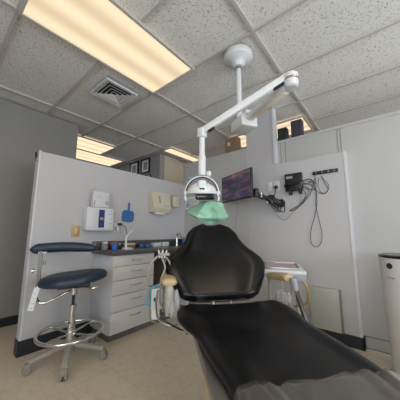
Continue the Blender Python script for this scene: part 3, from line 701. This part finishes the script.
# mint cloth draped over the light's handle
D = 1.42
def cl(u, v, dd=0): return at(u, v, D+dd*1.5)
rows = [
 [cl(202, 202, .02), cl(207, 201, .0), cl(212, 201, .0), cl(218, 202, .0), cl(222, 203, .03)],
 [cl(196, 206, .03), cl(203, 208, -.02), cl(212, 207, .0), cl(219, 208, -.02), cl(224, 208, .03)],
 [cl(190, 209, .05), cl(199, 213, -.03), cl(210, 212, -.01), cl(219, 213, -.03), cl(226, 213, .03)],
 [cl(185.5, 211.5, .06), cl(197, 217, -.035), cl(208, 218, -.02), cl(218, 218, -.035), cl(228.5, 217, .03)],
 [cl(191, 214.5, .04), cl(199, 219.5, -.02), cl(207, 221.5, .01), cl(217, 220, -.02), cl(226, 219, .02)],
 [cl(199.5, 218.5, .03), cl(202, 222, .0), cl(207.5, 225.8, .02), cl(214, 223, .0), cl(222, 220.5, .02)]]
g = BM(); vs = [[g.verts.new(p_) for p_ in r_] for r_ in rows]
for i in range(5):
    for j in range(4): g.faces.new((vs[i][j], vs[i][j+1], vs[i+1][j+1], vs[i+1][j]))
bmesh.ops.subdivide_edges(g, edges=g.edges[:], cuts=3, use_grid_fill=True, smooth=.6)
for v in g.verts:
    v.co += fv*(.007*math.sin(v.co.dot(rv)*75+v.co.z*40)+.005*math.sin(v.co.z*110+v.co.dot(rv)*50))
t = tag(link('draped_cloth', g, M['green']), 'mint green paper cloth draped under the dental light head', 'cloth')
sm = t.modifiers.new('thickness', 'SOLIDIFY'); sm.thickness = .004

# ---------------------------------------------------------------- dental chair
CH = Vector((-.775, 1.25, 0)); CR = math.atan2(-.66, .751)
chair = thing('dental_chair', 'large black leather dental chair with foot end toward the camera', 'dental chair', CH, CR)
CM = Matrix.Translation(CH) @ Matrix.Rotation(CR, 4, 'Z')
def interp(x, tab):
    if x <= tab[0][0]: return tab[0][1]
    for (a, va), (b_, vb) in zip(tab, tab[1:]):
        if x <= b_:
            f = (x-a)/(b_-a); f = f*f*(3-2*f)*.5+f*.5; return va+(vb-va)*f
    return tab[-1][1]
SW = [(-.03, .22), (-.01, .32), (.02, .35), (.08, .352), (.14, .34), (.22, .315), (.30, .307), (.45, .302), (.62, .288), (.80, .262), (1.0, .24), (1.2, .22), (1.3, .20)]
SZ = [(-.03, .612), (.0, .622), (.08, .618), (.3, .59), (.6, .588), (.85, .59), (1.3, .56)]
SO = [(-.03, .005), (.06, .012), (.30, .062), (.6, .085), (1.3, .09)]
def seat_ring(s, extra=0, n=48, th=.10):
    w_ = interp(s, SW)+extra; z = interp(s, SZ); e = 1.0
    if s < .02: e = max(.35, ((s+.035)/.055)**.5)
    if s > 1.24: e = max(.3, ((1.305-s)/.065)**.5)
    T = th*e; out = []
    for k_ in range(n):
        a = 2*PI*k_/n; ca, sa = math.cos(a), math.sin(a)
        x = w_*math.copysign(abs(ca)**.45, ca); y = T/2*math.copysign(abs(sa)**.75, sa)
        zz = z-T/2+y+(extra if sa > 0 else -extra*.6)
        if sa > 0:
            q_ = abs(x)/w_; zz += .014*math.exp(-((q_-.80)/.13)**2)*e - .010*(1-q_*q_)
        out.append((s, x+interp(s, SO), zz))
    return out
ss = [-.03, -.025, -.015, 0, .015, .03, .05]+[.08+.03*k_ for k_ in range(39)]+[1.25, 1.27, 1.285, 1.295, 1.30]
link('seat', loft(BM(), [seat_ring(s) for s in ss]), M['leather'], chair, xf=CM)
# clear cover over the foot end
n = 96; rings = []
sv = [.695+.02*k_ for k_ in range(31)]
for i, s in enumerate(sv):
    rg = seat_ring(s, .009, n); o_ = []
    for k_, (x, y, z) in enumerate(rg[:n//2+1]+[]):
        y -= interp(s, SO); q_ = y/interp(s, SW)
        wv = (.009*math.sin(q_*13+1)+.005*math.sin(q_*27+s*14))*max(0, 1-(s-.655)/.5)
        dx = .012*math.sin(q_*9+.6)+.008*math.sin(q_*19) if i == 0 else 0
        o_.append((x+dx, y*(1.0+.012*math.sin(s*30))+interp(s, SO), z+abs(wv)))
    o_ = [(o_[0][0], o_[0][1], o_[0][2]-.05)]+o_+[(o_[-1][0], o_[-1][1], o_[-1][2]-.05)]
    rings.append(o_)
g = loft(BM(), rings, cap=False, closed=False)
o = link('foot_cover', g, M['cover'], chair, xf=CM); sm = o.modifiers.new('thickness', 'SOLIDIFY'); sm.thickness = .0015; o['label'] = 'crinkled clear plastic foot cover'
# backrest
BW = [(0, .19), (.012, .23), (.035, .268), (.10, .308), (.15, .335), (.20, .357), (.25, .366), (.29, .352), (.33, .315), (.37, .268), (.41, .236), (.45, .214), (.50, .198), (.54, .168), (.57, .125), (.59, .09)]
rec = math.radians(33); ax_ = Vector((-math.sin(rec), 0, math.cos(rec))); nx_ = Vector((math.cos(rec), 0, math.sin(rec)))
def back_ring(v, n=48, grow=0, off=0, T0=.085):
    w_ = interp(v, BW)+grow; e = 1
    if v < .03: e = max(.4, (v/.03)**.5)
    if v > .555: e = max(.35, (max(.592-v, 0)/.045)**.5)
    T = T0*e; out = []; c = Vector((-.085, -.05, .602))+ax_*v
    for k_ in range(n):
        a = 2*PI*k_/n; ca, sa = math.cos(a), math.sin(a)
        x = w_*math.copysign(abs(ca)**.6, ca); y = T/2*math.copysign(abs(sa)**.8, sa)
        q_ = abs(x)/max(w_, .01); y += (.012*math.exp(-((q_-.72)/.2)**2) if sa > 0 else 0)+.02*q_*q_
        p_ = c+nx_*(y+off); out.append((p_.x, p_.y-x*-1, p_.z))
    return out
vv = [0, .004, .01, .02, .03]+[.05+.02*k_ for k_ in range(26)]+[.56, .57, .578, .584, .589]
link('backrest', loft(BM(), [back_ring(v) for v in vv]), M['leather_back'], chair, xf=CM)
vs_ = [.03+.02*k_ for k_ in range(26)]
link('backrest_shell', loft(BM(), [back_ring(v, grow=-.012, off=-.050, T0=.05) for v in vs_]), M['beige'], chair, xf=CM)
g = BM(); tube(g, [(-.02, -.10, .54), (-.09, -.10, .60), (-.13, -.10, .70)], .014, 10); tube(g, [(-.02, .02, .54), (-.09, .02, .60), (-.13, .02, .70)], .010, 10)
link('hinge_bracket', g, M['steel'], chair, xf=CM)
# shell under the seat, base column, base plate
g = BM(); rings = []
for s, w_, z0, z1 in [(.19, .22, .30, .50), (.22, .262, .12, .515), (.28, .272, .05, .522), (.5, .268, .05, .522), (.8, .240, .05, .518), (1.1, .20, .12, .50), (1.22, .15, .3, .48)]:
    rg = []
    for k_ in range(28):
        a = 2*PI*k_/28; ca, sa = math.cos(a), math.sin(a)
        rg.append((s, interp(s, SO)+w_*math.copysign(abs(ca)**.35, ca), (z0+z1)/2+(z1-z0)/2*math.copysign(abs(sa)**.5, sa)))
    rings.append(rg)
link('under_shell', loft(g, rings), M['beige'], chair, xf=CM)
link('base_plate', bx((.0, -.24, 0), (1.1, .24, .06), .02, 3), M['beige'], chair, xf=CM)
link('seat_frame', bx((-.0, -.25, .455), (1.15, .22, .51), .012), M['steel'], chair, xf=CM)
# armrests run back alongside the backrest
def arm(sg, t0):
    pts = [(.02, t0, .735), (.03, t0, .752), (.02, t0, .760), (-.06, t0, .764), (-.20, t0, .764), (-.32, t0, .758)]
    o = link('armrest', tb([Vector(p_) for p_ in pts[2:]], .021, 16, 5, flat=(0, 1, 0)), M['tan'], chair, xf=CM)
    return o
t0 = -.385
g = lt((.0, t0, .745), [(0, -.001), (.012, 0), (.020, .006), (.024, .018), (.024, .055), (.022, .3), (.015, .33), (0, .34)], 20, (-1, 0, 0))
for v in g.verts: v.co.y = t0+(v.co.y-t0)*2.0
link('armrest', g, M['tan'], chair, xf=CM)
g = lt((-.012, t0, .59), [(0, 0), (.024, 0), (.03, .05), (.028, .12), (.02, .14), (0, .145)], 14); link('armrest_post', g, M['tube'], chair, xf=CM)
g = BM()
for k_ in range(5):
    a = 2*PI*k_/5; lathe(g, (-.015+.025*math.cos(a), t0+.03*math.sin(a)+.02, .555+.02*(k_ % 2)), [(0, 0), (.012, .004), (.018, .04), (.014, .08), (0, .1)], 8)
lathe(g, (-.01, t0+.045, .60), [(0, 0), (.014, .01), (.02, .05), (.01, .1), (0, .11)], 8)
link('plastic_wrap', g, M['film'], chair, xf=CM)
g = bar(BM(), (-.01, t0, .60), (-.02, -.26, .50), .04, .035, .008); link('armrest_bracket', g, M['stool_base'], chair, xf=CM)
t0 = .385
g = lt((.02, t0, .755), [(0, -.001), (.015, 0), (.024, .006), (.028, .018), (.028, .055), (.028, .26), (.018, .29), (0, .30)], 20, (-1, 0, 0))
for v in g.verts:
    v.co.y = t0+(v.co.y-t0)*1.35; q_ = (-.14-v.co.x)
    if q_ > 0: v.co.z -= 1.6*q_*q_*2
link('armrest', g, M['tan'], chair, xf=CM)
link('armrest_post', tb([(.03, t0+.015, .762), (.035, t0+.02, .72), (.05, t0+.02, .66)], [.024, .022, .016], 12, 3), M['greyunit'], chair, xf=CM)
link('armrest_strut', bar(BM(), (.03, t0+.02, .72), (.135, t0+.03, .52), .026, .02, .004), M['bronze'], chair, xf=CM)
link('armrest_bracket', bar(BM(), (.13, t0+.03, .52), (.10, .24, .47), .03, .03, .004), M['bronze'], chair, xf=CM)
g = BM()
for k_ in range(6): lathe(g, (-.06+.02*k_, .345+.008*(k_ % 3), .60+.01*(k_ % 2)), [(0, 0), (.010, .004), (.014, .03), (.008, .06), (0, .065)], 8)
link('plastic_wrap', g, M['film'], chair, xf=CM)
g = tb([(-.14, .20, .56), (-.08, .30, .57), (-.04, .36, .575), (.02, .34, .52)], .014, 10, 5); link('hinge_bracket', g, M['stool_base'], chair, xf=CM)

# tray unit behind the chair on its own stand
tc_ = Vector((-.745, 2.05, -.018))
th_ = math.radians(22)
TM = Matrix.Translation(tc_) @ Matrix.Rotation(th_, 4, 'Z') @ Matrix.Diagonal((1.08, 1.08, 1, 1))
t = thing('instrument_cart', 'white instrument cart with lilac lined tray behind the chair', 'cart', (tc_.x, tc_.y, 0), th_)
link('top', bx((-.17, -.20, .735), (.16, .22, .765), .008), M['white'], t, xf=TM)
link('control_box', bx((-.16, -.205, .69), (.155, .20, .736), .006), M['greyunit'], t, xf=TM)
for k_ in range(5): link('holder', lt((-.12+.045*k_, -.207, .70), [(0, 0), (.012, 0), (.014, .02), (0, .022)], 12, (0, -1, .2)), M['white_dull'], t, xf=TM)
g = BM()
for s_ in (-1, 1): tube(g, [(s_*.10, 0, .69), (s_*.11, 0, .3), (s_*.13, 0, .06)], .012, 10)
link('stand_pole', g, M['stool_base'], t, xf=TM)
link('foot', bx((-.17, -.14, .018), (.17, .14, .068), .015), M['stool_base'], t, xf=TM)
link('hose', tb([(.13, -.19, .70), (.165, -.19, .62), (.16, -.14, .52), (.11, -.05, .46), (.08, 0, .44)], .008, 8, 5), M['tubetan'], t, xf=TM)
link('hose', tb([(-.02, -.19, .70), (-.01, -.19, .62), (-.06, -.17, .55), (-.05, -.1, .42)], .006, 8, 5), M['tube'], t, xf=TM)
link('hose', tb([(.05, -.19, .70), (.055, -.17, .6), (.03, -.15, .5), (.04, -.05, .4)], .006, 8, 5), M['tubetan'], t, xf=TM)
t = thing('instrument_tray', 'shallow steel tray lined with lilac paper on the instrument cart', 'tray', tc_+Vector((0, 0, .766)), th_)
g = bx((-.135, -.165, .766), (.125, .205, .770), .001)
for lo, hi in (((-.135, -.165, .768), (.125, -.157, .782)), ((-.135, .197, .768), (.125, .205, .782)), ((-.135, -.157, .768), (-.127, .197, .782)), ((.117, -.157, .768), (.125, .197, .782))): box(g, lo, hi, .002)
link('tray_body', g, M['steel'], t, xf=TM); link('paper_liner', bx((-.122, -.155, .7705), (.114, .192, .773)), M['pink'], t, xf=TM)
link('instrument', bx((-.05, .155, .774), (.12, .185, .781), .002), M['warmmetal_lit'], t, xf=TM)

# ---------------------------------------------------------------- assistant unit at the left of the chair
def C(s, t_, z): return CM @ Vector((s, t_, z))
uo = at(156, 296, 1.55)
um = frame4(uo, rv, fv)
unit = link('control_box', bx((-.030, -.04, -.075), (.050, .05, .060), .008, 3, um), M['white_dull'], chair)
link('dial', lt((.004, -.04, -.012), [(0, 0), (.013, 0), (.012, .008), (0, .010)], 18, (0, -1, 0)), M['black'], unit, xf=um)
g = BM(); box(g, (-.056, -.05, -.055), (-.026, .03, .068), .004, 2, um); link('blue_film', g, M['cyan'], unit)
g = BM(); bar(g, um @ Vector((-.055, -.05, .055)), um @ Vector((.06, -.02, .095)), .03, .010, .003); link('blue_film_edge', g, M['cyan'], unit)
link('cuff', bx((-.02, -.045, -.14), (.035, -.01, -.07), .006, 2, um), M['paper'], unit)
hd = at(161, 254, 1.52)
g = BM(); tube(g, [um @ Vector((.055, .03, .04)), um @ Vector((.075, .03, .2)), hd+Vector((0, 0, -.01))], .008, 10, 5); link('holder_arm', g, M['stool_base'], unit)
hb = frame4(hd, rv, fv)
th = link('tip_holder', bx((-.012, -.02, -.010), (.06, .02, .008), .005, 2, hb), M['tube'], chair)
for k_ in range(3): link('handpiece', lt((-.012+.022*k_, -.005*k_, .0), [(0, -.025), (.006, -.025), (.007, .01), (.004, .028), (0, .03)], 10, (.25*k_-.15, 0, 1)), M['white_dull'], th, xf=hb)
for k_, (pts, r_, m_) in enumerate([
   ([(158, 256, 1.52), (151, 264, 1.50), (148, 279, 1.50), (149, 300, 1.50), (150, 318, 1.52), (156, 322, 1.54)], .0075, 'tube'),
   ([(162, 258, 1.52), (165, 268, 1.50), (161, 280, 1.49), (160, 300, 1.50), (163, 312, 1.52)], .006, 'tube'),
   ([(166, 257, 1.52), (170, 265, 1.53), (168, 285, 1.52), (165, 305, 1.48), (172, 318, 1.44), (186, 322, 1.40)], .006, 'tube'),
   ([(158, 290, 1.46), (156, 306, 1.45), (159, 320, 1.45), (172, 326, 1.44), (184, 321, 1.42)], .006, 'steel'),
   ([(160, 318, 1.45), (170, 324, 1.43), (182, 330, 1.38), (192, 330, 1.34), (196, 328, 1.32)], .0055, 'black')]):
    link('hose', tb([at(*q_) for q_ in pts], r_, 8, 6), M[m_], chair)
link('valve', lt(at(187, 332, 1.36), [(0, -.012), (.008, -.012), (.009, .012), (0, .012)], 12), M['bronze'], chair)
g = BM()
for q_ in ((172, 300, 1.42), (168, 308, 1.44), (176, 306, 1.42)): tube(g, [at(q_[0]-2, q_[1]-8, q_[2]), at(q_[0], q_[1], q_[2]-.02), at(q_[0]+2, q_[1]+8, q_[2])], [.010, .014, .008], 8, 3)
link('barrier_bag', g, M['film'], chair)

link('unit_bracket', tube(BM(), [um @ Vector((.04, .02, -.06)), at(172, 314, 1.45), C(.03, -.28, .49), C(.1, -.2, .48)], .014, 10, 4), M['stool_base'], chair)

# ---------------------------------------------------------------- assistant stool
sc = Vector((-2.11, .862, 0))
t = thing('assistant_stool', 'navy dental assistant stool with arm pad, foot ring and casters', 'stool', sc)
S = Matrix.Translation(sc)
svr = Vector((math.cos(math.radians(67)), math.sin(math.radians(67)), 0))     # across the view at the stool
svf = Vector((-svr.y, svr.x, 0))
SF = frame4(sc, svr, svf)       # x to the right in view, y away, z up
# seat pad: rounded, pointed toward the right
rings = []
N_ = 48
def outline(a, k=1.0):
    ca, sa = math.cos(a), math.sin(a)
    rx = .258 if ca > 0 else .262; ry = .215*(1-.32*max(0, ca)**1.5)
    return (rx*math.copysign(abs(ca)**.9, ca)*k+.0, ry*math.copysign(abs(sa)**.9, sa)*k)
def seat_z(x): return .028*(x/.27) if x > 0 else .015*(x/.27)
levels = [(.62, .605), (.9, .608), (.98, .618), (1.0, .635), (.985, .655), (.93, .672), (.8, .683), (.5, .688), (.2, .686), (.02, .685)]
levels = [(k_, z+.010) for k_, z in levels]
for k_, z in levels:
    rings.append([(outline(2*PI*i/N_, k_)[0], outline(2*PI*i/N_, k_)[1], z+seat_z(outline(2*PI*i/N_, k_)[0])) for i in range(N_)])
link('seat', loft(BM(), rings), M['navy'], t, xf=SF)
link('seat_plate', bx((-.12, -.09, .585), (.12, .09, .612), .006, 2), M['black'], t, xf=SF)
link('gas_lift', lt(sc, [(0, .40), (.012, .40), (.012, .60), (0, .60)], 16), M['black'], t)
link('lift_hub', lt(sc, [(0, .52), (.026, .52), (.028, .59), (0, .59)], 20), M['chrome'], t)
link('column', lt(sc, [(0, .08), (.030, .08), (.030, .26), (.026, .262), (.026, .42), (.030, .421), (.030, .44), (0, .442)], 24), M['chrome'], t)
link('hub', lt(sc, [(0, .09), (.045, .095), (.048, .15), (.036, .175), (0, .176)], 24), M['stool_base'], t)
link('height_lever', tb([(.02, 0, .585), (.08, -.04, .575), (.13, -.06, .565), (.18, -.05, .57)], [.005, .005, .007, .007], 8, 4), M['chrome'], t, xf=SF)
link('foot_ring', tb([sc+Vector((.242*math.cos(2*PI*k_/48), .242*math.sin(2*PI*k_/48), .225)) for k_ in range(48)], .013, 10, closed=True), M['chrome'], t)
g = BM()
for k_ in range(4):
    a = math.radians(20+90*k_); tube(g, [sc+Vector((.02*math.cos(a), .02*math.sin(a), .21)), sc+Vector((.242*math.cos(a), .242*math.sin(a), .225))], .008, 8)
link('ring_spoke', g, M['chrome'], t)
link('ring_clamp', lt(sc, [(0, .195), (.038, .195), (.038, .23), (0, .23)], 20), M['chrome'], t)
for k_ in range(5):
    a = math.radians(-99+72*k_); dv = Vector((math.cos(a), math.sin(a), 0)); sv_ = Vector((-dv.y, dv.x, 0)); q_ = sc+dv*.265
    l = link('leg', bar(BM(), sc+dv*.03+Vector((0, 0, .13)), sc+dv*.275+Vector((0, 0, .085)), .042, .03, .006), M['stool_base'], t)
    c = link('caster', BM() if 0 else bx((-.012, -.022, .03), (.03, .022, .075), .008, 2, frame4(q_, dv, sv_)), M['caster'], l)
    for s_ in (-1, 1):
        link('wheel', lt(q_+dv*.012+sv_*(s_*.016)+Vector((0, 0, .029)), [(0, -.009), (.024, -.009), (.029, -.004), (.029, .004), (.024, .009), (0, .009)], 20, sv_), M['caster'], l)
# arm pad and its support
rx_ = -.262
link('pad_support', tb([(0, 0, .555), (-.06, -.03, .545), (-.16, -.05, .50), (-.22, -.05, .49), (-.255, -.03, .515), (rx_, -.01, .56), (rx_, 0, .62)], .011, 10, 6), M['chrome'], t, xf=SF)
link('pad_upright', bx((rx_-.014, -.012, .59), (rx_+.014, .012, .89), .005, 2), M['olive_edge'], t, xf=SF)
link('knob', lt((rx_-.012, 0, .735), [(0, 0), (.008, 0), (.008, .02), (.018, .022), (.018, .04), (0, .042)], 14, (-1, 0, 0)), M['chrome'], t, xf=SF)
link('knob', lt((rx_+.03, 0, .80), [(0, -.02), (.010, -.02), (.010, .01), (0, .012)], 12, (0, 0, 1)), M['chrome'], t, xf=SF)
rings = []
NP = 28
for i in range(NP+1):
    f = i/NP; x = -.350+.505*f; y = .06+.09*math.sin(PI*(f*.9+.02)); z = .900+.012*math.sin(PI*min(1, f*1.1))
    e = min(1, (math.sin(PI*min(max(f, .004), .996)))**.42+.0)
    e = min(1, math.sqrt(min(f, 1-f)/.09)) if min(f, 1-f) < .09 else 1
    e = max(e, .12); rg = []
    for k_ in range(20):
        a = 2*PI*k_/20; rg.append((x, y+.052*e*math.copysign(abs(math.cos(a))**.8, math.cos(a)), z+(.044 if f < .7 else .044-.03*(f-.7))*e*math.copysign(abs(math.sin(a))**.8, math.sin(a))))
    rings.append(rg)
link('arm_pad', loft(BM(), rings), M['navy'], t, xf=SF)
link('pad_bracket', bx((rx_-.02, -.01, .865), (rx_+.04, .09, .885), .004), M['steel'], t, xf=SF)
tm = SF @ Matrix.Translation((rx_+.012, -.075, .615)) @ Matrix.Rotation(math.radians(10), 4, 'Y')
link('paper_tag', bx((-.024, -.001, -.17), (.014, .001, .0)), M['paper'], t, xf=tm)
for k_ in range(4): link('tag_print', bx((-.018, -.0022, -.15+.035*k_), (.010, -.001, -.1475+.035*k_)), M['greyunit'], t, xf=tm)
